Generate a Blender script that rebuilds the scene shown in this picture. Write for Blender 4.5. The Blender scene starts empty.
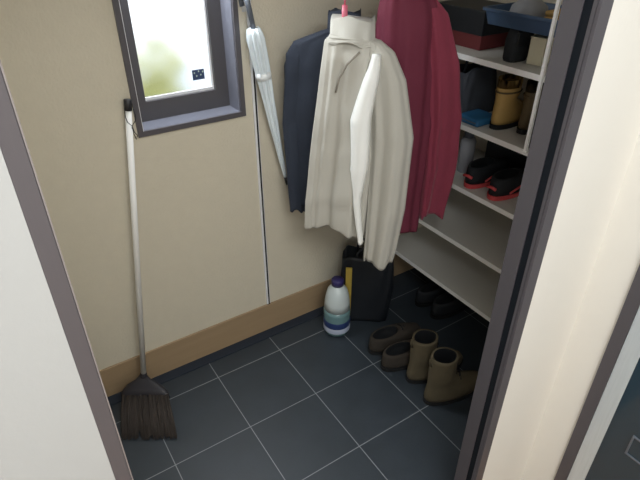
import bpy, bmesh, math, random
from mathutils import Vector, Matrix
random.seed(7)
C = bpy.context.scene.collection
PI = math.pi
def R(d): return math.radians(d)

# ------------------------------------------------------------------ materials
def srgb(r, g, b):
    f = lambda c: (c/255/12.92) if c/255 <= .04045 else ((c/255+.055)/1.055)**2.4
    return (f(r), f(g), f(b), 1)
def mat(name, col, rough=.6, metal=0, var=0, vscale=20, bump=0, bscale=60, spec=.5, stretch=None, coat=0, trans=0, ior=1.45, sheen=0):
    m = bpy.data.materials.new(name); m.use_nodes = True
    nt = m.node_tree; b = nt.nodes['Principled BSDF']
    b.inputs['Base Color'].default_value = col
    b.inputs['Roughness'].default_value = rough
    b.inputs['Metallic'].default_value = metal
    b.inputs['Specular IOR Level'].default_value = spec
    b.inputs['Coat Weight'].default_value = coat
    b.inputs['Transmission Weight'].default_value = trans
    b.inputs['IOR'].default_value = ior
    b.inputs['Sheen Weight'].default_value = sheen
    tc = nt.nodes.new('ShaderNodeTexCoord'); mp = nt.nodes.new('ShaderNodeMapping')
    nt.links.new(tc.outputs['Object'], mp.inputs['Vector'])
    if stretch: mp.inputs['Scale'].default_value = stretch
    if var:
        n = nt.nodes.new('ShaderNodeTexNoise'); n.inputs['Scale'].default_value = vscale; n.inputs['Detail'].default_value = 6
        nt.links.new(mp.outputs[0], n.inputs['Vector'])
        mx = nt.nodes.new('ShaderNodeMix'); mx.data_type = 'RGBA'
        mx.inputs[6].default_value = tuple(c*(1-var) for c in col[:3])+(1,)
        mx.inputs[7].default_value = tuple(min(1, c*(1+var)) for c in col[:3])+(1,)
        nt.links.new(n.outputs['Fac'], mx.inputs[0]); nt.links.new(mx.outputs[2], b.inputs['Base Color'])
    if bump:
        n2 = nt.nodes.new('ShaderNodeTexNoise'); n2.inputs['Scale'].default_value = bscale; n2.inputs['Detail'].default_value = 4
        nt.links.new(mp.outputs[0], n2.inputs['Vector'])
        bp = nt.nodes.new('ShaderNodeBump'); bp.inputs['Strength'].default_value = bump; bp.inputs['Distance'].default_value = .002
        nt.links.new(n2.outputs['Fac'], bp.inputs['Height']); nt.links.new(bp.outputs[0], b.inputs['Normal'])
    return m

def tile_mat():
    m = bpy.data.materials.new('dark_floor_tile'); m.use_nodes = True
    nt = m.node_tree; b = nt.nodes['Principled BSDF']; L = nt.links
    tc = nt.nodes.new('ShaderNodeTexCoord'); sp = nt.nodes.new('ShaderNodeSeparateXYZ')
    L.new(tc.outputs['Object'], sp.inputs[0])
    def line(out, off):
        a = nt.nodes.new('ShaderNodeMath'); a.operation = 'ADD'; a.inputs[1].default_value = off + 3.0
        L.new(out, a.inputs[0])
        d = nt.nodes.new('ShaderNodeMath'); d.operation = 'DIVIDE'; d.inputs[1].default_value = .3; L.new(a.outputs[0], d.inputs[0])
        f = nt.nodes.new('ShaderNodeMath'); f.operation = 'FRACT'; L.new(d.outputs[0], f.inputs[0])
        s = nt.nodes.new('ShaderNodeMath'); s.operation = 'SUBTRACT'; s.inputs[1].default_value = .5; L.new(f.outputs[0], s.inputs[0])
        ab = nt.nodes.new('ShaderNodeMath'); ab.operation = 'ABSOLUTE'; L.new(s.outputs[0], ab.inputs[0])
        g = nt.nodes.new('ShaderNodeMapRange'); g.inputs[1].default_value = .5-.0062; g.inputs[2].default_value = .5-.0042
        L.new(ab.outputs[0], g.inputs[0]); return g.outputs[0]
    gx = line(sp.outputs[0], 0); gy = line(sp.outputs[1], .155)
    mx = nt.nodes.new('ShaderNodeMath'); mx.operation = 'MAXIMUM'; L.new(gx, mx.inputs[0]); L.new(gy, mx.inputs[1])
    n = nt.nodes.new('ShaderNodeTexNoise'); n.inputs['Scale'].default_value = 9; n.inputs['Detail'].default_value = 8
    L.new(tc.outputs['Object'], n.inputs['Vector'])
    cr = nt.nodes.new('ShaderNodeMix'); cr.data_type = 'RGBA'
    cr.inputs[6].default_value = srgb(38, 45, 52); cr.inputs[7].default_value = srgb(50, 58, 66)
    L.new(n.outputs['Fac'], cr.inputs[0])
    c2 = nt.nodes.new('ShaderNodeMix'); c2.data_type = 'RGBA'
    c2.inputs[7].default_value = srgb(128, 133, 137)
    L.new(cr.outputs[2], c2.inputs[6]); L.new(mx.outputs[0], c2.inputs[0]); L.new(c2.outputs[2], b.inputs['Base Color'])
    rr = nt.nodes.new('ShaderNodeMapRange'); rr.inputs[3].default_value = .42; rr.inputs[4].default_value = .55
    L.new(n.outputs['Fac'], rr.inputs[0]); L.new(rr.outputs[0], b.inputs['Roughness'])
    n2 = nt.nodes.new('ShaderNodeTexNoise'); n2.inputs['Scale'].default_value = 90; n2.inputs['Detail'].default_value = 3
    L.new(tc.outputs['Object'], n2.inputs['Vector'])
    hs = nt.nodes.new('ShaderNodeMath'); hs.operation = 'SUBTRACT'; L.new(n2.outputs['Fac'], hs.inputs[0]); L.new(mx.outputs[0], hs.inputs[1])
    bp = nt.nodes.new('ShaderNodeBump'); bp.inputs['Strength'].default_value = .25; bp.inputs['Distance'].default_value = .001
    L.new(hs.outputs[0], bp.inputs['Height']); L.new(bp.outputs[0], b.inputs['Normal'])
    return m

def wood_mat(name, c0, c1, scale=(1.2, 18, 18)):
    m = bpy.data.materials.new(name); m.use_nodes = True
    nt = m.node_tree; b = nt.nodes['Principled BSDF']; L = nt.links
    tc = nt.nodes.new('ShaderNodeTexCoord'); mp = nt.nodes.new('ShaderNodeMapping'); mp.inputs['Scale'].default_value = scale
    L.new(tc.outputs['Object'], mp.inputs[0])
    n = nt.nodes.new('ShaderNodeTexNoise'); n.inputs['Scale'].default_value = 3; n.inputs['Detail'].default_value = 8
    L.new(mp.outputs[0], n.inputs['Vector'])
    cr = nt.nodes.new('ShaderNodeMix'); cr.data_type = 'RGBA'; cr.inputs[6].default_value = c0; cr.inputs[7].default_value = c1
    L.new(n.outputs['Fac'], cr.inputs[0]); L.new(cr.outputs[2], b.inputs['Base Color']); b.inputs['Roughness'].default_value = .55
    return m

def frosted_mat():
    m = bpy.data.materials.new('frosted_glass'); m.use_nodes = True
    nt = m.node_tree; L = nt.links; nt.nodes.remove(nt.nodes['Principled BSDF'])
    out = nt.nodes['Material Output']
    rf = nt.nodes.new('ShaderNodeBsdfRefraction'); rf.inputs['IOR'].default_value = 1.12; rf.inputs['Roughness'].default_value = .55
    gl = nt.nodes.new('ShaderNodeBsdfGlossy'); gl.inputs['Roughness'].default_value = .25
    mx = nt.nodes.new('ShaderNodeMixShader'); mx.inputs[0].default_value = .05
    L.new(rf.outputs[0], mx.inputs[1]); L.new(gl.outputs[0], mx.inputs[2]); L.new(mx.outputs[0], out.inputs['Surface'])
    tc = nt.nodes.new('ShaderNodeTexCoord')
    n = nt.nodes.new('ShaderNodeTexVoronoi'); n.inputs['Scale'].default_value = 160
    L.new(tc.outputs['Object'], n.inputs['Vector'])
    bp = nt.nodes.new('ShaderNodeBump'); bp.inputs['Strength'].default_value = .35; bp.inputs['Distance'].default_value = .002
    L.new(n.outputs['Distance'], bp.inputs['Height']); L.new(bp.outputs[0], rf.inputs['Normal'])
    return m

M = dict(
 tile=tile_mat(),
 paper=mat('beige_wallpaper', srgb(208, 200, 182), .85, var=.035, vscale=25, bump=.9, bscale=110, spec=.25),
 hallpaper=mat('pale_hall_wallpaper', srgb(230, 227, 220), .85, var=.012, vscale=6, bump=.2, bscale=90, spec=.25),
 hallleft=mat('dimmed_hall_wallpaper', srgb(174, 174, 173), .85, var=.012, vscale=6, bump=.2, bscale=90, spec=.25),  # same hall wallpaper, darkened in colour for the dimmer left side
 ceil=mat('ceiling_paper', srgb(228, 226, 220), .9, bump=.2),
 wood=wood_mat('light_oak', srgb(150, 127, 98), srgb(168, 144, 114)),
 hallwood=wood_mat('hall_oak', srgb(150, 115, 80), srgb(175, 140, 100)),
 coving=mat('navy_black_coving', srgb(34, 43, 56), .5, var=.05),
 frame=mat('charcoal_frame', srgb(82, 79, 84), .42, var=.04, vscale=8, stretch=(30, 30, 2)),
 framel=mat('taupe_frame', srgb(86, 81, 84), .45, var=.05, vscale=8, stretch=(30, 30, 2)),
 reveal=mat('slate_reveal', srgb(118, 120, 132), .25),
 edge_glint=mat('pale_edge_highlight', srgb(132, 124, 122), .5),
 sash=mat('graphite_sash', srgb(78, 76, 80), .38),
 pale_strip=mat('pale_strip_finish', srgb(225, 225, 228), .4),
 pane=frosted_mat(),
 sticker=mat('navy_sticker', srgb(50, 66, 98), .5),
 dot=mat('pale_green_print', srgb(185, 205, 190), .5),
 white=mat('white_melamine', srgb(205, 203, 198), .45, var=.01),
 edge=mat('white_edge_band', srgb(252, 252, 251), .35),
 steel=mat('satin_steel', srgb(190, 190, 192), .3, metal=1),
 groove=mat('groove_shade_black', srgb(22, 27, 34), .8, spec=.2),
 slot=mat('slot_black', srgb(25, 25, 27), .7),
 pole=mat('white_pole', srgb(214, 212, 208), .4),
 blackp=mat('black_plastic', srgb(32, 31, 34), .45),
 darkp=mat('dark_ferrule', srgb(38, 36, 42), .5),
 bristle=mat('brown_bristle', srgb(56, 49, 45), .8, var=.4, vscale=12, stretch=(60, 60, 1)),
 cord=mat('black_cord', srgb(20, 20, 22), .7),
 coat=mat('off_white_cloth', srgb(188, 185, 176), .85, var=.04, vscale=12, bump=.3, bscale=300, sheen=.2),
 white_strip=mat('bright_white_cloth', srgb(245, 246, 243), .8, bump=.3, bscale=200),
 coatdark=mat('shaded_coat_cloth', srgb(140, 134, 124), .85, bump=.3, bscale=300),  # coat cloth darkened in colour for shade at neck and fold
 navy=mat('navy_cloth', srgb(42, 49, 63), .8, var=.06, bump=.3, bscale=300),
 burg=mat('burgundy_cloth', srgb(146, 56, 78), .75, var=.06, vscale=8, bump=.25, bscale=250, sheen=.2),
 burgm=mat('half_shaded_burgundy_cloth', srgb(116, 46, 66), .78, var=.06, vscale=8, bump=.25, bscale=250),  # same burgundy cloth, the body's shade mixed into the colour
 burgd=mat('shaded_burgundy_cloth', srgb(108, 36, 58), .8, bump=.25, bscale=250),  # same burgundy cloth, darkened in colour for the shaded sleeve
 pink=mat('pink_plastic', srgb(214, 112, 132), .35),
 umb=mat('pale_blue_umbrella', srgb(222, 232, 238), .4, spec=.6, var=.06, vscale=30),
 umbw=mat('white_umbrella_hem', srgb(236, 240, 242), .4),
 grey=mat('grey_plastic', srgb(96, 102, 112), .5),
 bottle=mat('teal_liquid_plastic', srgb(112, 144, 148), .2, var=.05, trans=.15),
 bottlew=mat('milky_plastic', srgb(196, 205, 206), .3),
 purple=mat('purple_cap', srgb(52, 46, 96), .4),
 labeln=mat('navy_label', srgb(42, 58, 104), .4),
 labelw=mat('lilac_label', srgb(176, 184, 204), .4),
 black=mat('black_vinyl', srgb(26, 30, 36), .5, var=.1, bump=.3, bscale=40),
 blackc=mat('black_canvas', srgb(30, 33, 38), .75, var=.1, bump=.3, bscale=250),
 yellow=mat('mustard_print', srgb(186, 160, 72), .55),
 olive=mat('olive_print', srgb(92, 100, 84), .6),
 suede=mat('khaki_suede', srgb(88, 79, 61), .95, var=.12, vscale=30, bump=.3, bscale=300),
 sueded=mat('dark_brown_suede', srgb(56, 50, 44), .95, var=.12, vscale=30, bump=.3, bscale=300),
 sole=mat('black_rubber', srgb(24, 25, 27), .7),
 inner=mat('dark_lining', srgb(14, 17, 22), .9),
 red=mat('red_rubber', srgb(206, 78, 82), .5),
 dred=mat('dark_red_card', srgb(104, 42, 44), .7),
 blue=mat('denim_blue_plastic', srgb(62, 84, 112), .45),
 bblue=mat('bright_blue_plastic', srgb(44, 100, 142), .45),
 cream=mat('cream_card', srgb(226, 220, 196), .6),
 tan=mat('tan_leather', srgb(186, 152, 92), .6, var=.06),
 brown=mat('brown_leather', srgb(96, 82, 58), .6, var=.08),
 dgrey=mat('dark_grey_cloth', srgb(58, 62, 70), .8, var=.08),
 lgrey=mat('light_grey_plastic', srgb(142, 144, 150), .5),
 mauve=mat('mauve_card', srgb(172, 146, 142), .7),
 glossdark=mat('glossy_dark_door', srgb(44, 62, 74), .16, coat=.3),
 silver=mat('brushed_silver', srgb(205, 213, 218), .26, metal=.2, var=.1, vscale=5, stretch=(40, 40, 2)),
 hedge=mat('hedge_leaves', srgb(206, 208, 140), .8, var=.3, vscale=30),
 pale=mat('pale_render', srgb(240, 240, 236), .9, var=.02),
 concrete=mat('pale_concrete', srgb(204, 212, 220), .9, var=.05),
 bluew=mat('blue_sheet', srgb(130, 165, 190), .7),
)

# ------------------------------------------------------------------ builders
def obj(name, bm, m, parent=None, smooth=False, loc=None):
    me = bpy.data.meshes.new(name); bm.normal_update(); bm.to_mesh(me); bm.free()
    o = bpy.data.objects.new(name, me); C.objects.link(o)
    for mm in (m if isinstance(m, (list, tuple)) else [m]): me.materials.append(mm)
    if smooth:
        for p in me.polygons: p.use_smooth = True
    if parent: o.parent = parent
    if loc: o.location = loc
    return o
def thing(name, label, cat, loc=(0, 0, 0), rotz=0, group=None):
    o = bpy.data.objects.new(name, None); C.objects.link(o); o.empty_display_size = .05
    o.location = loc; o.rotation_euler = (0, 0, rotz); o['label'] = label; o['category'] = cat
    if group: o['group'] = group
    return o
def tag(o, label, cat, group=None):
    o['label'] = label; o['category'] = cat
    if group: o['group'] = group
    return o
def struct(o): o['kind'] = 'structure'; return o

def box(bm, x0, x1, y0, y1, z0, z1, bev=0, seg=2):
    vs = [bm.verts.new(p) for p in ((x0,y0,z0),(x1,y0,z0),(x1,y1,z0),(x0,y1,z0),(x0,y0,z1),(x1,y0,z1),(x1,y1,z1),(x0,y1,z1))]
    fs = [bm.faces.new([vs[i] for i in q]) for q in ((3,2,1,0),(4,5,6,7),(0,1,5,4),(1,2,6,5),(2,3,7,6),(3,0,4,7))]
    if bev:
        es = set(e for f in fs for e in f.edges)
        bmesh.ops.bevel(bm, geom=list(es), offset=bev, segments=seg, affect='EDGES', profile=.5)
    return bm
def bx(*a, **k): return box(bmesh.new(), *a, **k)
def prism(bm, pts, z0, z1):          # pts (x,y) outline, counter-clockwise
    a = [bm.verts.new((x, y, z0)) for x, y in pts]; b = [bm.verts.new((x, y, z1)) for x, y in pts]
    n = len(pts)
    for i in range(n): bm.faces.new((a[i], a[(i+1) % n], b[(i+1) % n], b[i]))
    bm.faces.new(list(reversed(a))); bm.faces.new(b); return bm
def rings(bm, rs, cap0=True, cap1=True, close=True):
    vv = [[bm.verts.new(p) for p in r] for r in rs]
    for a, b in zip(vv, vv[1:]):
        n = len(a)
        for i in range(n if close else n-1):
            bm.faces.new((a[i], a[(i+1) % n], b[(i+1) % n], b[i]))
    if cap0: bm.faces.new(list(reversed(vv[0])))
    if cap1: bm.faces.new(vv[-1])
    return vv
def lathe(bm, prof, n=28, c=(0, 0, 0)):
    rings(bm, [[(c[0]+r*math.cos(2*PI*i/n), c[1]+r*math.sin(2*PI*i/n), c[2]+z) for i in range(n)] for r, z in prof]); return bm
def tube(bm, pts, r, n=10):
    P = [Vector(p) for p in pts]; rr = r if isinstance(r, (list, tuple)) else [r]*len(P)
    out = []; up = None
    for i, p in enumerate(P):
        d = (P[min(i+1, len(P)-1)]-P[max(i-1, 0)]).normalized()
        if up is None: up = d.orthogonal().normalized()
        up = (up - d*up.dot(d)).normalized(); s = d.cross(up)
        out.append([tuple(p + (up*math.cos(2*PI*k/n)+s*math.sin(2*PI*k/n))*rr[i]) for k in range(n)])
    rings(bm, out); return bm
def lerp(tab, t):
    for a, b in zip(tab, tab[1:]):
        if a[0] <= t <= b[0]:
            f = (t-a[0])/(b[0]-a[0]+1e-9); f = f*f*(3-2*f)*.5+f*.5
            return [x+(y-x)*f for x, y in zip(a, b)]
    return list(tab[-1] if t > tab[-1][0] else tab[0])

# ------------------------------------------------------------------ room shell
XL, XR, YF, YN = -.35, 1.66, -1.115, -1.187          # closet left / right, inner face of doorway wall, casing face
OX0, OX1 = -.18, .691                                # doorway opening
HW = .98                                             # hall right wall
struct(obj('floor', bx(XL, XR, -1.19, 0, -.05, 0), M['tile']))
struct(obj('floor', bx(-1.6, HW, -3.3, -1.19, -.05, .0), M['hallwood']))
WX0, WX1, WZ0, WZ1 = .212, .578, 1.062, 1.956         # window recess
def wall_with_hole(x0, x1, y0, y1, z0, z1, hx0, hx1, hz0, hz1):
    bm = bmesh.new()
    for a in ((x0, hx0, z0, z1), (hx1, x1, z0, z1), (hx0, hx1, z0, hz0), (hx0, hx1, hz1, z1)):
        if a[1]-a[0] > 1e-4 and a[3]-a[2] > 1e-4: box(bm, a[0], a[1], y0, y1, a[2], a[3])
    return bm
struct(obj('wall_back', wall_with_hole(XL, XR, 0, .13, 0, 2.4, WX0, WX1, WZ0, WZ1), M['paper']))
struct(obj('wall_right', bx(XR, XR+.06, -1.175, 0, 0, 2.4), M['paper']))
struct(obj('wall_left', bx(XL-.06, XL, -1.115, 0, 0, 2.4), M['paper']))
struct(obj('wall_front', wall_with_hole(OX1+.03, XR, -1.18, YF, 0, 2.4, XR, XR, 0, 2.4), M['hallpaper']))
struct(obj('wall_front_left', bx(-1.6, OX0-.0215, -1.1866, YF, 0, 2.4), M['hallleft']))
struct(obj('wall_front_header', bx(OX0-.02, OX1+.03, -1.18, YF, 2.06, 2.4), M['hallpaper']))
struct(obj('wall_hall_right', bx(HW, HW+.06, -3.3, -1.18, 0, 2.4), M['hallpaper']))
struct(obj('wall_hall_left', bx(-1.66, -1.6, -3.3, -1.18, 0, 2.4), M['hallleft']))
struct(obj('wall_hall_back', bx(-1.66, HW+.06, -3.36, -3.3, 0, 2.4), M['hallpaper']))
struct(obj('ceiling', bx(-1.66, XR+.06, -3.36, .13, 2.4, 2.45), M['ceil']))
struct(obj('baseboard_back', bx(XL, XR, -.009, 0, 0, .1495, bev=.003), M['wood']))
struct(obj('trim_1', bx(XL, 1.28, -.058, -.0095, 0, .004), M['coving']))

# window -------------------------------------------------------------
w = struct(bpy.data.objects.new('window_1', None)); C.objects.link(w); w.location = (.39, 0, 1.05)
def wchild(name, bm, m, smooth=False):
    o = obj(name, bm, m, w, smooth); o.matrix_parent_inverse = Matrix.Translation((-.39, 0, -1.05)); return o
def frame_bm(x0, x1, z0, z1, t, y0, y1, tb=None):
    tb = tb or t; bm = bmesh.new()
    box(bm, x0, x0+t, y0, y1, z0, z1); box(bm, x1-t, x1, y0, y1, z0, z1)
    box(bm, x0+t, x1-t, y0, y1, z0, z0+tb); box(bm, x0+t, x1-t, y0, y1, z1-t, z1); return bm
wchild('casing', frame_bm(.200, .592, 1.051, 1.968, .0175, -.010, .0), M['frame'])
wchild('reveal', frame_bm(.214, .576, 1.064, 1.954, .004, 0, .118), M['reveal'])
wchild('pale_strip', bx(.2175, .2195, -.0085, -.004, 1.069, 1.95), M['pale_strip'])  # thin pale strip along the casing's inner edge
wchild('sash', frame_bm(.218, .572, 1.068, 1.95, .049, .083, .112, tb=.066), M['sash'])
wchild('glazing_bead', frame_bm(.267, .523, 1.134, 1.901, .0045, .098, .108, tb=.009), M['pale_strip'])
wchild('pane', bx(.268, .522, .1045, .1047, 1.135, 1.9), M['pane'])
st = wchild('sticker', bx(.450, .494, .1025, .1042, 1.174, 1.209), M['sticker'])
bm = bmesh.new()
for px, pz in ((.4575, 1.199), (.4735, 1.203), (.4885, 1.200), (.465, 1.188), (.4805, 1.190)):
    vs = [bm.verts.new((px+dx, .1022, pz+dz)) for dx, dz in ((-.003, 0), (0, -.004), (.003, 0), (0, .004))]; bm.faces.new(vs)
sp_ = obj('printed_diamond', bm, M['dot'], st)

# door frame ----------------------------------------------------------
d = struct(bpy.data.objects.new('door_1', None)); C.objects.link(d)
xr = OX1
prof = [(xr, YF), (xr, -1.1535), (xr+.028, -1.1535), (xr+.028, -1.172), (xr, -1.172), (xr, -1.1790), (xr+.003, -1.1793),
        (xr+.003, -1.1803), (xr, -1.1806), (xr, -1.1865), (xr+.0005, -1.187), (xr+.0145, -1.187), (xr+.0145, -1.1802), (xr+.045, -1.1802), (xr+.045, YF)]
obj('right_jamb', prism(bmesh.new(), list(reversed(prof)), 0, 2.075), M['frame'], d)
obj('edge_highlight', bx(OX0-.0014, OX0+.0002, YN-.0002, YN+.003, 0, 2.045), M['edge_glint'], d)  # pale strip added as the highlight on the jamb edge
o = obj('groove_shade', bx(xr+.0025, xr+.027, -1.1716, -1.154, .001, 2.074), M['groove'], d)  # black insert added, puts the groove's shade into its colour
xl = OX0
prof = [(xl-.0025, YN), (xl, YN+.0022), (xl, YF), (xl-.0212, YF), (xl-.0212, YN)]
obj('left_jamb', prism(bmesh.new(), list(reversed(prof))[::-1], 0, 2.075), M['framel'], d)
obj('head_jamb', bx(xl-.0, xr+.0, -1.187, YF, 2.045, 2.075), M['frame'], d)
for o in list(d.children):
    bmm = bmesh.new(); bmm.from_mesh(o.data); bmesh.ops.recalc_face_normals(bmm, faces=bmm.faces); bmm.to_mesh(o.data); bmm.free()

# hall door on the right wall ------------------------------------------
d2 = struct(bpy.data.objects.new('door_2', None)); C.objects.link(d2)
bm = bx(HW-.010, HW, -1.313, -1.281, .0, 2.06); box(bm, HW-.010, HW, -2.15, -2.118, .0, 2.06); box(bm, HW-.010, HW, -2.118, -1.313, 2.03, 2.06)
obj('door_casing', bm, M['frame'], d2)
obj('edge_strip', bx(HW-.007, HW, -1.358, -1.3135, .005, 2.03, bev=.001), M['silver'], d2)
obj('door_panel', bx(HW-.006, HW, -2.117, -1.3585, .005, 2.03), M['glossdark'], d2)
bm = bx(HW-.010, HW-.005, -1.90, -1.419, .522, .527, bev=.001); box(bm, HW-.010, HW-.005, -1.424, -1.419, .4585, .522, bev=.001); box(bm, HW-.010, HW-.005, -1.90, -1.419, .454, .4585, bev=.001)
obj('panel_moulding', bm, M['grey'], d2)

# ------------------------------------------------------------------ shelves on the right
SX, SY0, SY1 = 1.30, -1.10, -.004
sh_z = [.253, .500, .745, .995, 1.245]
words = ['lowest white shelf board, empty, just above the dark floor', 'second lowest white shelf board, empty, beside burgundy jacket hem',
         'white shelf board carrying black sneakers with red soles', 'white shelf board carrying tan boots and a blue pouch',
         'topmost visible white shelf board, under the blue tray']
for z, lab in zip(sh_z, words):
    t = thing('wall_shelf', lab, 'shelf', (1.48, -.55, z-.018), 0, 'white shelves on the right wall')
    o = obj('board', bx(SX+.0015-1.48, XR-.002-1.48, SY0+.55, SY1+.55, 0, .018, bev=.0008), M['white'], t)
    o = obj('front_edge', bx(SX-1.48, SX+.0014-1.48, SY0+.55, SY1+.55, -.0005, .0185), M['edge'], t)
    for yy in (-.10, -.95):
        bm = bmesh.new()
        tri = [(XR-.003, z-.019), (SX+.08, z-.019), (XR-.003, z-.075)]
        a = [bm.verts.new((x-1.48, yy+.55-.002, zz-z+.018)) for x, zz in tri]; b = [bm.verts.new((x-1.48, yy+.55+.002, zz-z+.018)) for x, zz in tri]
        bm.faces.new(a); bm.faces.new(list(reversed(b)))
        for i in range(3): bm.faces.new((a[i], b[i], b[(i+1) % 3], a[(i+1) % 3]))
        bmesh.ops.recalc_face_normals(bm, faces=bm.faces)
        obj('bracket', bm, M['steel'], t)
# white post at the front of the upper shelves
t = thing('shelf_post', 'thin white post rising from the tan boot shelf beside the dark door jamb', 'post', (1.288, -.702, .9955))
obj('shaft', bx(-.005, .005, -.005, .005, .001, 1.404), M['edge'], t)
obj('foot', bx(-.011, .0115, -.011, .011, 0, .004), M['edge'], t)

# ------------------------------------------------------------------ wall upright rail and hanging rail
t = thing('slotted_upright', 'thin slotted metal upright on the window wall beside the umbrella', 'wall rail', (.634, 0, .152))
bm = bx(-.009, -.0015, -.007, 0, 0, 2.24); box(bm, .0065, .008, -.007, 0, 0, 2.24); box(bm, -.0015, .0065, -.002, 0, 0, 2.24)
obj('channel', bm, M['pale_strip'], t)
obj('slot', bx(-.0014, .0064, -.0042, -.002, .001, 2.238), M['slot'], t)
obj('end_cap', bx(-.008, .007, -.0085, 0, -.002, 0), M['slot'], t)
RZ, RY = 1.64, -.30
t = thing('hanging_rail', 'chrome clothes rail above the frame carrying three garments', 'clothes rail', (.95, RY, RZ))
bm = bmesh.new(); tube(bm, [(-.33, 0, 0), (.33, 0, 0)], .0125, 16); obj('pipe', bm, M['steel'], t, True)
for xx in (-.316, .31):
    bm = bx(xx-.004, xx+.004, -.02, .289, -.035, -.011); box(bm, xx-.004, xx+.004, -.02, .014, -.02, .004)
    obj('arm', bm, M['steel'], t)

# ------------------------------------------------------------------ garments
def fold(th, u, amp, k, ph):     # gentle vertical folds, stronger toward the hem
    return 1 + amp*(.35+.65*u)*(math.sin(k*th+ph+1.3*u)*.6 + math.sin((k*1.7)*th-ph*1.9+.9*u)*.4)
def cloth_loft(tab, n=72, steps=46, amp=.07, k=7, ph=0, sq=2.6, seed=1, inner=True):
    """tab rows: (u, cs, ct, z, hs, ht) u = 0 top .. 1 hem"""
    rng = random.Random(seed); bm = bmesh.new(); rs = []
    for j in range(steps+1):
        u = j/steps; _, cs, ct, z, hs, ht = lerp(tab, u); r = []
        for i in range(n):
            th = 2*PI*i/n; c, s = math.cos(th), math.sin(th)
            ex = 2/sq; x = math.copysign(abs(c)**ex, c)*hs; y = math.copysign(abs(s)**ex, s)*ht
            f = fold(th, u, amp, k, ph); cr = 1+.06*math.sin(u*23+th*2+ph)*math.sin(u*9+ph*2)*(1 if ht > .01 else 0)
            zz = z + (.008*math.sin(3*th+ph) + .005*math.sin(7*th))*u**6
            r.append((cs+x*(1+(f-1)*.35), ct+y*f*cr+amp*.06*math.sin(k*.5*th+ph)*u, zz))
        rs.append(r)
    if inner:            # turn the hem inwards so the garment is an open shell
        last = rs[-1]; _, cs, ct, z, hs, ht = lerp(tab, 1.0)
        rs.append([(cs+(x-cs)*.90, ct+(y-ct)*.80, zz+.004) for x, y, zz in last])
        rs.append([(cs+(x-cs)*.86, ct+(y-ct)*.74, zz+.07) for x, y, zz in last])
    rings(bm, rs, True, True)
    bmesh.ops.recalc_face_normals(bm, faces=bm.faces); return bm
def hanger(label, loc, rot, m, span=.19, zt=1.45):
    t = thing('clothes_hanger', label, 'hanger', loc, rot, 'clothes hangers on the rail')
    dz = RZ - zt
    pts = [(0, 0, 0), (0, 0, dz-.03)]
    for k in range(11):
        a = -PI/2+ k*PI*1.25/10
        pts.append((.0165*math.cos(a+PI/2)*1.0 - .0165, 0, dz+.0165*0 + .018*math.sin(a+PI/2)-.003))
    bm = bmesh.new(); tube(bm, pts, .003, 8); obj('hook', bm, m, t, True)
    bm = bmesh.new(); tube(bm, [(-span, 0, -.09), (-span*.6, 0, -.05), (-.03, 0, -.012), (0, 0, -.004), (.03, 0, -.012), (span*.6, 0, -.05), (span, 0, -.09)], [.006, .008, .008, .008, .008, .008, .006], 10)
    obj('shoulder_bar', bm, m, t, True)
    return t

# off-white coat ---------------------------------------------------------
A = R(50)
coatL = (.80, -.33)
g = thing('coat', 'long off-white coat with white edge strip, hanging in front between navy and burgundy jackets', 'coat', (coatL[0], coatL[1], .65), -A)
Z0 = .65
def zz(tab): return [(u, a, b, z-Z0, c, e) for u, a, b, z, c, e in tab]
obj('body', cloth_loft(zz([(0, .012, 0, 1.362, .055, .030), (.05, .022, 0, 1.348, .088, .040), (.12, .028, 0, 1.305, .098, .052), (.5, .012, 0, 1.0, .118, .055), (.8, -.005, 0, .78, .122, .052), (1, -.010, 0, .672, .120, .048)]), amp=.30, k=9, ph=.7, seed=3), M['coat'], g, True)
obj('sleeve', cloth_loft(zz([(0, .088, -.005, 1.352, .022, .018), (.06, .112, -.008, 1.32, .042, .036), (.18, .140, -.012, 1.24, .056, .046), (.45, .168, -.018, 1.06, .068, .052), (.75, .165, -.02, .80, .066, .050), (.92, .155, -.02, .62, .058, .044), (1, .150, -.02, .565, .054, .040)]), amp=.22, k=6, ph=2.1, seed=4), M['coat'], g, True)
obj('sleeve', cloth_loft(zz([(0, -.02, .025, 1.35, .02, .016), (.1, -.036, .034, 1.30, .038, .03), (.5, -.062, .038, 1.03, .044, .032), (1, -.072, .036, .71, .042, .030)]), amp=.1, k=5, ph=.4, seed=5), M['coat'], g, True)
obj('collar', cloth_loft(zz([(0, .012, 0, 1.366, .062, .036), (.4, .014, -.002, 1.358, .068, .042), (1, .018, -.002, 1.340, .078, .047)]), amp=.05, k=4, ph=.3, seed=6, steps=14), M['coat'], g, True)
bm = bmesh.new(); rings(bm, [[(.012+.050*math.cos(a), .027*math.sin(a), 1.3665-Z0) for a in [2*PI*i/32 for i in range(32)]], [(.012+.02*math.cos(a), .01*math.sin(a), 1.3675-Z0) for a in [2*PI*i/32 for i in range(32)]]]); obj('neck_shade_cap', bm, M['coatdark'], g, True)  # dark cap on the collar, inner shade of the neck as colour
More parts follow.
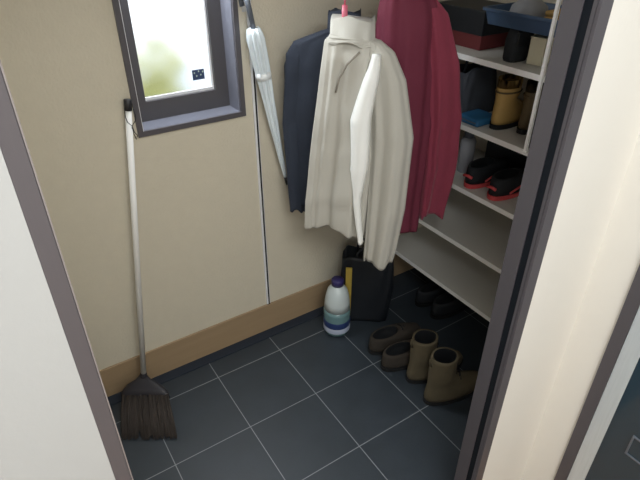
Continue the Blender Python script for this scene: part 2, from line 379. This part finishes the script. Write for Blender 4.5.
# bright white strip down the front of the coat
bm = bmesh.new(); rs = []
for j in range(41):
    u = j/40; _, s, wd, z, tt = lerp([(0, .106, .014, 1.322, -.056), (.15, .094, .025, 1.25, -.074), (.35, .076, .034, 1.12, -.084), (.6, .070, .030, .95, -.086), (.72, .074, .015, .85, -.084), (1, .086, .010, .66, -.078)], u)
    wob = .004*math.sin(u*14)
    rs.append([(s-wd+wob, tt+.012, z-Z0), (s-wd*.6+wob, tt-.004, z-Z0), (s+wob, tt-.010, z-Z0), (s+wd*.6+wob, tt-.004, z-Z0), (s+wd+wob, tt+.012, z-Z0), (s+wob, tt+.03, z-Z0)])
rings(bm, rs); bmesh.ops.recalc_face_normals(bm, faces=bm.faces)
o = obj('white_strip', bm, M['white_strip'], g, True); o['label'] = 'bright white edge strip'
bm = bmesh.new()
tube(bm, [(.055, -.050, 1.325-Z0), (.02, -.056, 1.29-Z0), (-.005, -.058, 1.245-Z0), (-.015, -.060, 1.20-Z0)], .0035, 8)
obj('fold_shade', bm, M['coatdark'], g, True)  # dark strip for a diagonal fold, its shade given as colour
h1 = hanger('pink plastic hanger holding the off-white coat', (coatL[0], coatL[1]+.012, 1.385), -A, M['pink'], .035, 1.385)
bm = bmesh.new(); tube(bm, [(0, 0, -.004), (0, 0, .06)], .009, 10); obj('neck', bm, M['pink'], h1, True)

# navy jacket --------------------------------------------------------------
A2 = R(42)
nv = (.815, -.168); Z0 = .67
g = thing('jacket', 'dark navy jacket mostly hidden behind the off-white coat', 'jacket', (nv[0], nv[1], Z0), -A2)
obj('body', cloth_loft(zz([(0, .075, 0, 1.36, .035, .020), (.05, .07, 0, 1.345, .075, .026), (.15, .025, 0, 1.31, .12, .032), (.25, .005, 0, 1.23, .135, .034), (.6, -.0, 0, .98, .130, .034), (1, .0, 0, .69, .12, .032)]), amp=.1, k=8, ph=1.9, seed=8), M['navy'], g, True)
obj('sleeve', cloth_loft(zz([(0, -.075, -.002, 1.31, .02, .018), (.08, -.092, -.004, 1.27, .030, .028), (.5, -.108, -.006, 1.02, .036, .030), (1, -.094, -.006, .665, .032, .028)]), amp=.1, k=5, ph=.2, seed=9), M['navy'], g, True)
obj('sleeve', cloth_loft(zz([(0, .10, .002, 1.30, .02, .018), (.08, .112, .004, 1.27, .026, .026), (.5, .112, .006, 1.05, .030, .028), (1, .105, .006, .78, .028, .026)]), amp=.1, k=5, ph=1.2, seed=10), M['navy'], g, True)
obj('collar', cloth_loft(zz([(0, .075, 0, 1.372, .045, .022), (1, .075, -.002, 1.335, .062, .030)]), amp=.05, k=4, ph=.9, seed=11, steps=12), M['navy'], g, True)
o = hanger('grey hanger holding the dark navy jacket', (nv[0]+.075*math.cos(A2), nv[1]-.075*math.sin(A2), 1.37), -A2, M['grey'], .05, 1.37)

# burgundy jacket -----------------------------------------------------------
A3 = R(8)
bg = (1.055, -.36); Z0 = .57
g = thing('jacket', 'burgundy jacket with puffy sleeve hanging rightmost, beside the shelves', 'jacket', (bg[0], bg[1], Z0), -A3)
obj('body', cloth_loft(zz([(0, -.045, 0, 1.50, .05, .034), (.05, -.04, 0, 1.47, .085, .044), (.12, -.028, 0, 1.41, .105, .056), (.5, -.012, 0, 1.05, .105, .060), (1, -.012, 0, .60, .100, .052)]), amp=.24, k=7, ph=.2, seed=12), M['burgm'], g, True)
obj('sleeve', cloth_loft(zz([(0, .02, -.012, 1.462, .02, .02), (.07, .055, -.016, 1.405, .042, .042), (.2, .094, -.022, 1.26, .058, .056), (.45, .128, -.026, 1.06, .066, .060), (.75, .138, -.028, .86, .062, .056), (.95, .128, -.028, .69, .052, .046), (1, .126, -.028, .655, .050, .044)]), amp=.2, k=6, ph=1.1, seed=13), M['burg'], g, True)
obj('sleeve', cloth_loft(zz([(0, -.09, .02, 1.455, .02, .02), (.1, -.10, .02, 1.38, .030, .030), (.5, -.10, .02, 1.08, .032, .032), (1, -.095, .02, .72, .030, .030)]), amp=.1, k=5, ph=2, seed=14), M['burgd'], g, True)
obj('collar', cloth_loft(zz([(0, -.045, 0, 1.525, .052, .036), (1, -.043, -.002, 1.47, .07, .048)]), amp=.05, k=4, ph=.9, seed=15, steps=12), M['burg'], g, True)
o = hanger('white hanger holding the burgundy jacket', (bg[0]-.045*math.cos(A3), bg[1]+.045*math.sin(A3), 1.53), -A3, M['edge'], .04, 1.53)

# umbrella hanging beside the upright -----------------------------------------
p0, p1 = Vector((.617, -.052, 1.385)), Vector((.730, -.045, .75))
ax = (p1-p0).normalized()
t = thing('umbrella', 'folded pale blue and white umbrella hanging tip down beside the window', 'umbrella', p0)
t.rotation_mode = 'QUATERNION'; t.rotation_quaternion = Vector((0, 0, -1)).rotation_difference(ax)
Lc = (p1-p0).length
bm = bmesh.new(); rs = []
for j in range(33):
    u = j/32; r0 = lerp([(0, .018), (.05, .026), (.2, .025), (.5, .017), (.85, .009), (1, .005)], u)[1]
    rs.append([((r0*(1+.22*math.sin(8*a+u*5)))*math.cos(a), (r0*(1+.22*math.sin(8*a+u*5)))*math.sin(a), -.03-u*(Lc-.065)) for a in [2*PI*i/64 for i in range(64)]])
rings(bm, rs); bmesh.ops.recalc_face_normals(bm, faces=bm.faces); obj('canopy', bm, M['umb'], t, True)
bm = bmesh.new(); tube(bm, [(0, 0, .02), (0, 0, -Lc+.005)], .0035, 10); obj('shaft', bm, M['steel'], t, True)
bm = bmesh.new(); tube(bm, [(0, 0, -Lc+.035), (0, 0, -Lc)], [.006, .0035], 10); obj('tip', bm, M['blackp'], t, True)
bm = bmesh.new(); pts = [(0, 0, -.04), (0, 0, .04)] + [(.0, .026-.026*math.cos(a), .04+.026*math.sin(a)) for a in [PI*k/10 for k in range(1, 12)]]
tube(bm, pts, .0085, 12); obj('handle', bm, M['grey'], t, True)
bm = bmesh.new(); lathe(bm, [(.0272, -.012), (.0285, 0), (.0272, .012)], 32, (0, 0, -.19)); obj('strap', bm, M['umbw'], t, True)
t2 = thing('wall_hook', 'small steel wall hook holding the umbrella handle', 'hook', (.617, 0, 1.42))
bm = bx(-.008, .008, -.004, 0, -.02, .03, bev=.001); obj('plate', bm, M['steel'], t2)
bm = bmesh.new(); tube(bm, [(0, -.003, .018), (0, -.03, .020), (0, -.048, .022), (0, -.056, .034)], .003, 8); obj('prong', bm, M['steel'], t2, True)

# ------------------------------------------------------------------ broom
top, bot = Vector((.184, -.026, 1.188)), Vector((.019, -.085, .094))
ax = (top-bot).normalized()
t = thing('broom', 'broom with thin white pole and dark bristles leaning against the wall left of the window', 'broom', bot)
def rel(v): return tuple(Vector(v)-bot)
def along(s): return bot+ax*s
Lp = (top-bot).length
bm = bmesh.new(); tube(bm, [rel(along(.0)), rel(along(Lp-.034))], .0105, 18); obj('pole', bm, M['pole'], t, True)
bm = bmesh.new(); tube(bm, [rel(along(Lp-.036)), rel(along(Lp-.034)), rel(along(Lp-.002)), rel(along(Lp))], [.0105, .0122, .0122, .010], 18); obj('cap', bm, M['blackp'], t, True)
bm = bmesh.new()
cpt = along(Lp-.022); f = Vector((-.3, -.9, 0))*.014
lp = [cpt+Vector((-.0125, -.006, .0)), cpt+Vector((-.0165, -.010, -.03)), cpt+Vector((-.014, -.016, -.045)), cpt+Vector((-.004, -.019, -.058)), cpt+Vector((.010, -.017, -.044)), cpt+Vector((.0145, -.012, -.028)), cpt+Vector((.0135, -.004, -.01))]
tube(bm, [rel(p) for p in lp], .0014, 8)
tube(bm, [rel(p) for p in (lp[3]+Vector((0, 0, .002)), cpt+Vector((-.003, -.019, -.085)), cpt+Vector((.002, -.019, -.104)))], .0014, 8)
tube(bm, [rel(p) for p in (lp[3]+Vector((0, 0, .002)), cpt+Vector((.000, -.019, -.08)), cpt+Vector((.008, -.019, -.092)), cpt+Vector((.004, -.019, -.098)))], .0014, 8)
lathe(bm, [(.001, -.003), (.0032, 0), (.001, .003)], 8, rel(lp[3]+Vector((0, -.001, -.006))))
obj('hanging_cord', bm, M['cord'], t, True)
bm = bmesh.new(); tube(bm, [rel(along(-.030)), rel(along(.0)), rel(along(.03)), rel(along(.032))], [.016, .0155, .0125, .011], 18); obj('ferrule', bm, M['darkp'], t, True)
# broom head: fan in the plane along wall, tips on floor
fw = Vector((.84, -.54, 0)).normalized(); fn = Vector((-.24, -.97, 0)).normalized()
hd = bot+Vector((0, 0, 0)); dn = Vector((.035, -.125, -.078)); down = Vector((-.06, -.20, -.088))
def head_rings(tab, n=40, jag=0):
    rs = []
    for u, wd, th in tab:
        c = hd+down*u+Vector((0, 0, 0)); r = []
        for i in range(n):
            a = 2*PI*i/n; x = math.copysign(abs(math.cos(a))**.6, math.cos(a))*wd; y = math.copysign(abs(math.sin(a))**.8, math.sin(a))*th
            p = c+fw*x+Vector((0, 0, 1))*y
            if jag: p = p+Vector((0, 0, 0))+down*random.uniform(-jag, jag)*u
            p.z = max(p.z, .002)
            r.append(rel(p))
        rs.append(r)
    return rs
bm = bmesh.new(); rings(bm, head_rings([(-.04, .018, .016), (.04, .034, .019), (.14, .072, .022), (.25, .092, .022), (.34, .096, .020)])); bmesh.ops.recalc_face_normals(bm, faces=bm.faces)
obj('head_cover', bm, M['darkp'], t, True)
bm = bmesh.new()
rb = random.Random(5)
for i in range(520):          # bristle strands as one bunch
    x = rb.uniform(-1, 1); y = rb.uniform(-1, 1)
    a = hd+down*.32+fw*x*.090+Vector((0, 0, y*.014))
    b = hd+down*(1.0+rb.uniform(-.17, .10))+fw*(x*.102+rb.uniform(-.006, .006))+Vector((0, 0, y*.010))
    a.z = max(a.z, .004); b.z = max(b.z, .003+rb.random()*.012); mid = (a+b)/2+fw*rb.uniform(-.002, .002)+Vector((0, 0, .004))
    tube(bm, [rel(a), rel(mid), rel(b)], [.0022, .0022, .0012], 5)
o = obj('bristles', bm, M['bristle'], t, True)

# ------------------------------------------------------------------ floor things
t = thing('cleaner_bottle', 'round teal bottle with milky top, navy label band and purple cap on the floor', 'bottle', (.893, -.183, 0))
def ll(tab, m, name, p=None): 
    bm = bmesh.new(); lathe(bm, [(r*1.24, z*1.12) for r, z in tab], 36); return obj(name, bm, m, p or t, True)
ll([(.030, 0), (.046, .004), (.050, .02), (.050, .105), (.0485, .125)], M['bottle'], 'lower_body')
ll([(.0485, .1251), (.046, .16), (.042, .19), (.036, .215), (.022, .235), (.018, .238)], M['bottlew'], 'upper_body')
ll([(.018, .238), (.0225, .239), (.0225, .262), (.020, .266)], M['purple'], 'cap')
ll([(.0505, .045), (.0508, .047), (.0508, .073), (.0505, .075)], M['labeln'], 'label_band')
ll([(.0504, .02), (.0507, .022), (.0507, .043), (.0504, .0449)], M['labelw'], 'lower_label')

t = thing('carrier_bag', 'black carrier bag with mustard stripe standing behind the teal bottle in the corner', 'bag', (1.078, -.160, 0), R(-38))
def bag_shell(w0, w1, dp0, dp1, h, n=48, seed=2):
    rg = random.Random(seed); rs = []
    for j in range(21):
        u = j/20; ww = w0+(w1-w0)*u+.012*math.sin(PI*u); dd = dp0+(dp1-dp0)*u
        r = []
        for i in range(n):
            a = 2*PI*i/n; c, s = math.cos(a), math.sin(a)
            x = math.copysign(abs(c)**.45, c)*ww; y = math.copysign(abs(s)**.45, s)*dd
            k = 1+.05*math.sin(5*a+u*4)*u+.03*math.sin(9*a-u*7)
            r.append((x*(1+(k-1)*.4), y*k, h*u + .012*math.sin(3*a+1)*u**4))
        rs.append(r)
    rs.append([(x*.95, y*.9, z) for x, y, z in rs[-1]]); rs.append([(x*.93, y*.85, z-.12) for x, y, z in rs[-2]])
    bm = bmesh.new(); rings(bm, rs); bmesh.ops.recalc_face_normals(bm, faces=bm.faces); return bm
obj('bag_body', bag_shell(.108, .115, .064, .052, .35), M['black'], t, True)
bm = bmesh.new()
for s in (-1, 1):
    tube(bm, [(-.05, s*.047, .32), (-.048, s*.045, .38), (-.02, s*.03, .41), (.02, s*.03, .41), (.048, s*.045, .38), (.05, s*.047, .32)], .006, 8)
obj('handles', bm, M['black'], t, True)
bm = bmesh.new()
rings(bm, [[(x, -.066+.004*math.sin(z*20), z) for x, z in ((-.098, z0), (-.070, z0))] + [(-.070, -.058, z0), (-.098, -.058, z0)] for z0, z in ((.03, .03), (.09, .09), (.15, .15), (.21, .21), (.31, .31))])
bmesh.ops.recalc_face_normals(bm, faces=bm.faces); o = obj('printed_stripe', bm, M['yellow'], t); o['label'] = 'mustard yellow stripe'

def foot_outline(t): pass
def boot_bm(L, W, H, shaft_w, low=False):
    """toe toward +x, heel at 0; outer skin from sole to collar"""
    rs = []; n = 40
    def foot(z, x0, x1, wd, sq=.75):
        r = []
        for i in range(n):
            a = 2*PI*i/n; c, s = math.cos(a), math.sin(a)
            x = (x0+x1)/2+math.copysign(abs(c)**sq, c)*(x1-x0)/2
            f = (x-x0)/(x1-x0); k = .80+.25*math.sin(PI*min(1, f*.95+.02)) - .1*max(0, f-.8)
            r.append((x, math.copysign(abs(s)**sq, s)*wd*k, z))
        return r
    for z, a, b, w in ((.016, .0, L, W), (.035, -.004, L+.002, W*1.02), (.055, -.002, L-.01, W*.98), (.072, .0, L-.055, W*.92), (.088, .004, L-.10, W*.86), (.105, .004, L-.125, W*.80)):
        rs.append(foot(z, a, b, w))
    if low:
        rs = rs[:4]; rs.append(foot(.085, .004, .155, W*.8)); top = .09
    else:
        for z in (.125, .15, .18, H-.01): rs.append(foot(z, .004-.0*z, .118+.03*(.13-z)/.13*0, shaft_w, .9))
        rs.append(foot(H, .006, .117, shaft_w, .9))
    bm = bmesh.new()
    lx = rs[-1]; cx = sum(p[0] for p in lx)/n
    rs.append([(cx+(x-cx)*.86, y*.82, z) for x, y, z in lx])
    rings(bm, rs, True, False); bmesh.ops.recalc_face_normals(bm, faces=bm.faces)
    dp = .03 if low else .09
    inner = [[(cx+(x-cx)*.86, y*.82, z) for x, y, z in lx], [(cx+(x-cx)*.80, y*.76, z-dp*.5) for x, y, z in lx], [(cx+(x-cx)*.74, y*.70, z-dp) for x, y, z in lx]]
    sole = [[(x*1.0+.0, y*1.06, 0) for x, y, z in foot(0, -.004, L+.004, W*1.0)], [(x, y*1.06, .018) for x, y, z in foot(0, -.006, L+.006, W*1.02)]]
    bs = bmesh.new(); rings(bs, sole); bmesh.ops.recalc_face_normals(bs, faces=bs.faces)
    bi = bmesh.new(); rings(bi, inner, False, True); bmesh.ops.recalc_face_normals(bi, faces=bi.faces); bmesh.ops.reverse_faces(bi, faces=bi.faces)
    return bm, bs, bi
def boot(name, label, cat, loc, rot, m, group, low=False, H=.235, L=.275):
    t = thing(name, label, cat, loc, R(rot), group)
    a, b, c = boot_bm(L, .046, H, .046, low)
    obj('upper', a, m, t, True); obj('sole', b, M['sole'], t); obj('opening', c, M['inner'], t, True)
    if not low:
        bm = bmesh.new(); tube(bm, [(.004, 0, H-.035), (-.006, 0, H-.012), (-.006, 0, H+.008), (.008, 0, H+.004)], .0035, 8); obj('pull_tab', bm, m, t, True)
        bm = bmesh.new()
        for k in range(5):
            z = .10+.022*k; x = .150-.0085*k if k < 2 else .121
            tube(bm, [(x-.012, -.028, z), (x+.004, 0, z+.006), (x-.012, .028, z)], .0025, 6)
        obj('laces', bm, M['sole'], t, True)
    else:
        bm = bmesh.new()
        for k in range(3):
            x = .16+.02*k; z = .092-.012*k
            tube(bm, [(x, -.022, z-.008), (x, 0, z+.002), (x, .022, z-.008)], .0025, 6)
        obj('laces', bm, M['sole'], t, True)
    return t
boot('ankle_boot', 'nearest khaki suede ankle boot on the floor beside the dark door jamb', 'boot', (.945, -.735, 0), -10, M['suede'], 'khaki ankle boots on the tiles')
boot('ankle_boot', 'khaki suede ankle boot second from the dark door jamb, behind the nearest boot', 'boot', (.962, -.610, 0), -8, M['suede'], 'khaki ankle boots on the tiles', H=.225)
boot('low_shoe', 'dark brown low shoe next to the khaki boots', 'shoe', (.915, -.500, 0), -6, M['sueded'], 'brown low shoes on the tiles', True)
boot('low_shoe', 'dark brown low shoe nearer the black bag', 'shoe', (.930, -.392, 0), -4, M['sueded'], 'brown low shoes on the tiles', True)

# ------------------------------------------------------------------ things on the shelves
z5, z4, z3 = 1.2455, .9955, .7455
def sneaker(label, loc, rot, m, msole, group, L=.26, maccent=None):
    t = thing('sneaker', label, 'shoe', loc, R(rot), group)
    a, b, c = boot_bm(L, .044, .1, .04, True)
    obj('upper', a, m, t, True); o = obj('sole', b, msole, t); obj('opening', c, M['inner'], t, True)
    if maccent:
        bm = bmesh.new(); tube(bm, [(.05, -.047, .03), (.12, -.049, .045), (.2, -.047, .03)], .004, 8); tube(bm, [(-.006, -.02, .05), (-.008, 0, .055), (-.006, .02, .05)], .006, 8)
        obj('accent', bm, maccent, t, True)
    return t
# top shelf
t = thing('shoe_box', 'black-lidded shoe box with dark red base at far end of the top shelf', 'box', (1.485, -.225, z5))
obj('box_base', bx(-.10, .10, -.13, .12, 0, .055, bev=.002), M['dred'], t); obj('lid', bx(-.103, .103, -.133, .123, .05, .135, bev=.003), M['black'], t)
t = thing('black_pouch', 'small black pouch standing under the blue tray on the top shelf', 'pouch', (1.385, -.515, z5))
bm = bmesh.new(); rings(bm, [[(math.copysign(abs(math.cos(a))**.6, math.cos(a))*.045*k, math.copysign(abs(math.sin(a))**.6, math.sin(a))*.028*k, z) for a in [2*PI*i/28 for i in range(28)]] for z, k in ((0, .9), (.01, 1), (.07, 1.02), (.10, .85), (.108, .7))])
obj('pouch_body', bm, M['blackc'], t, True); obj('flap', bx(-.04, .04, -.031, -.022, .055, .10, bev=.003), M['black'], t)
t = thing('cream_carton', 'cream carton standing under the blue tray on the top shelf', 'carton', (1.415, -.588, z5), R(10))
obj('carton_body', bx(-.032, .032, -.026, .026, 0, .085, bev=.002), M['cream'], t); obj('carton_flap', bx(-.033, .033, -.027, .027, .085, .0885), M['cream'], t)
t = thing('mauve_box', 'mauve box right of the cream carton on the top shelf', 'box', (1.50, -.640, z5))
obj('box_base', bx(-.04, .04, -.035, .035, 0, .075, bev=.002), M['mauve'], t); obj('lid', bx(-.042, .042, -.037, .037, .07, .098, bev=.002), M['brown'], t)
t = thing('storage_tray', 'denim-blue plastic tray resting on the items of the top shelf', 'tray', (1.45, -.56, z5+.1086))
bm = bmesh.new()
def rrect(hx, hy, z, r=.02, n=6):
    pts = []
    for cx, cy, a0 in ((hx-r, hy-r, 0), (-hx+r, hy-r, 90), (-hx+r, -hy+r, 180), (hx-r, -hy+r, 270)):
        for k in range(n+1):
            a = R(a0+90*k/n); pts.append((cx+r*math.cos(a), cy+r*math.sin(a), z))
    return pts
rings(bm, [rrect(.115, .155, 0), rrect(.125, .165, .045), rrect(.125, .165, .05), rrect(.12, .16, .05), rrect(.11, .15, .006)])
obj('tray_body', bm, M['blue'], t)
bm = bmesh.new(); rings(bm, [rrect(.132, .172, .043), rrect(.132, .172, .052), rrect(.121, .161, .052), rrect(.121, .161, .043)], False, False); bmesh.ops.recalc_face_normals(bm, faces=bm.faces)
obj('rim', bm, M['blue'], t)
t = thing('grey_hat', 'grey cloth hat lying in the blue tray', 'hat', (1.445, -.49, z5+.116))
bm = bmesh.new(); lathe(bm, [(.062, 0), (.066, .02), (.058, .05), (.035, .068), (.008, .073)], 28); obj('crown', bm, M['lgrey'], t, True)
bm = bmesh.new(); rings(bm, [[(-.02-(.075+.0)*math.cos(a), .06*math.sin(a), z) for a in [R(-80+160*i/16) for i in range(17)]] for z in (.004, .009)]); obj('brim', bm, M['grey'], t)
t = thing('yellow_cloth', 'folded mustard yellow cloth lying in the blue tray', 'cloth', (1.45, -.635, z5+.116))
bm = bmesh.new()
for k in range(3): box(bm, -.06+.004*k, .06-.003*k, -.055+.003*k, .05, .018*k, .018*k+.0165, bev=.006, seg=3)
obj('folded_layers', bm, M['tan'], t, True); obj('hem', bx(-.055, .055, -.06, -.054, .004, .04, bev=.002), M['yellow'], t)
# second visible shelf
t = thing('grey_bag', 'dark grey bag leaning behind the burgundy jacket on the tan boot shelf', 'bag', (1.46, -.275, z4))
bm = bag_shell(.085, .08, .085, .06, .17, seed=3); obj('bag_body', bm, M['dgrey'], t, True)
bm = bmesh.new(); tube(bm, [(-.05, 0, .14), (-.04, 0, .195), (.04, 0, .195), (.05, 0, .14)], .006, 8); obj('handle', bm, M['blackc'], t, True)
t = thing('blue_pouch', 'bright blue flat pouch at the shelf front beside the burgundy jacket', 'pouch', (1.372, -.405, z4))
obj('pouch_body', bx(-.055, .055, -.055, .045, 0, .03, bev=.008, seg=3), M['bblue'], t, True); obj('zip', bx(-.057, -.053, -.045, .035, .013, .017), M['grey'], t)
def tallboot(label, loc, rot, m):
    t = thing('tan_boot', label, 'boot', loc, R(rot), 'leather boots on the shelf')
    a, b, c = boot_bm(.23, .038, .16, .037); obj('upper', a, m, t, True); obj('sole', b, M['sole'], t); obj('opening', c, M['inner'], t, True)
    bm = bmesh.new()
    tube(bm, [(.062+.058*math.cos(a), .039*math.sin(a), .135) for a in [2*PI*k/20 for k in range(21)]], .0035, 6); obj('strap', bm, M['brown'], t, True)
tallboot('tan leather boot at the shelf front, beside the blue pouch', (1.360, -.497, z4), 8, M['tan'])
tallboot('brown leather boot behind the black sneakers, right of the tan boot', (1.405, -.583, z4), 4, M['brown'])
sneaker('black sneaker on the tan boot shelf, close beside the dark door jamb', (1.325, -.692, z4), 3, M['blackc'], M['sole'], 'black sneakers on the shelf')
# third visible shelf
t = thing('spray_can', 'light grey canister standing beside the red-soled sneakers', 'canister', (1.43, -.335, z3))
bm = bmesh.new(); lathe(bm, [(.028, 0), (.031, .003), (.031, .135), (.024, .15), (.012, .153)], 28); obj('can_body', bm, M['lgrey'], t, True)
bm = bmesh.new(); lathe(bm, [(.020, .1515), (.020, .18), (.017, .184)], 24); obj('cap', bm, M['grey'], t, True)
sneaker('black sneaker with red sole and accent beside the grey canister', (1.322, -.455, z3), 6, M['blackc'], M['red'], 'red-soled black sneakers', .26, M['red'])
sneaker('black sneaker with red sole and accent nearest the dark door jamb', (1.322, -.575, z3), 4, M['blackc'], M['red'], 'red-soled black sneakers', .26, M['red'])
t = thing('black_case', 'black case standing behind the red-soled sneakers on the shelf', 'case', (1.63, -.45, z3), 0)
obj('case_body', bx(-.028, .026, -.16, .16, 0, .15, bev=.006), M['black'], t, True); bm = bmesh.new(); tube(bm, [(0, -.04, .15), (0, -.035, .175), (0, .035, .175), (0, .04, .15)], .005, 8); obj('handle', bm, M['blackp'], t, True)
# under the lowest shelf
sneaker('black shoe tucked under the lowest shelf, nearer the black bag', (1.33, -.26, 0), 0, M['blackc'], M['sole'], 'black shoes under the lowest shelf')
sneaker('black shoe tucked under the lowest shelf, farther from the black bag', (1.33, -.37, 0), 0, M['blackc'], M['sole'], 'black shoes under the lowest shelf')

# ------------------------------------------------------------------ outside the window
struct(obj('ground', bx(-4, 5, .14, 6, -.3, -.25), M['concrete']))
bm = bmesh.new(); rh = random.Random(4)
for i in range(2400):
    p = Vector((rh.uniform(-.6, .62), rh.uniform(.65, .95), rh.uniform(-.2, 1.16))); s = .05
    v = [bm.verts.new(p+Vector((rh.uniform(-s, s), rh.uniform(-s, s), rh.uniform(-s, s)))) for _ in range(4)]; bm.faces.new(v)
o = obj('hedge', bm, M['hedge']); tag(o, 'blurred green hedge outside, seen through the frosted window pane', 'hedge')

# ------------------------------------------------------------------ light
def area(name, loc, rot, size, power, col=(1, 1, 1), sy=None):
    l = bpy.data.lights.new(name, 'AREA'); l.energy = power; l.size = size; l.color = col
    if sy: l.shape = 'RECTANGLE'; l.size_y = sy
    o = bpy.data.objects.new(name, l); C.objects.link(o); o.location = loc; o.rotation_euler = rot; return o
area('hall_light', (.0, -2.2, 2.36), (0, 0, 0), 1.0, 40, (.97, 1, 1))
area('hall_daylight', (-1.3, -3.1, 1.5), (R(78), 0, R(-32)), 1.0, 12, (.93, .98, 1))
area('skylight_stand_in', (.395, .06, 1.72), (R(-45), 0, 0), .3, 11, (.92, .97, 1), sy=.36)  # unseen lamp added in the window recess, stands in for sky light
wd = bpy.data.worlds.new('sky'); bpy.context.scene.world = wd; wd.use_nodes = True
bgk = wd.node_tree.nodes['Background']; bgk.inputs[0].default_value = (.86, .93, 1, 1); bgk.inputs[1].default_value = 2.0
sc = bpy.context.scene
sc.view_settings.view_transform = 'Standard'; sc.view_settings.look = 'None'; sc.view_settings.exposure = 0
sc.cycles.use_denoising = True; sc.cycles.max_bounces = 10; sc.cycles.diffuse_bounces = 5; sc.cycles.sample_clamp_indirect = 6

# ------------------------------------------------------------------ camera
cam = bpy.data.cameras.new('camera'); co = bpy.data.objects.new('camera', cam); C.objects.link(co)
co.location = (-.2049, -1.7165, 1.7060)
co.rotation_euler = (R(90)-.568489, 0, -.579674)
cam.sensor_width = 36; cam.lens = 528.94/640*36; cam.clip_start = .02
sc.camera = co
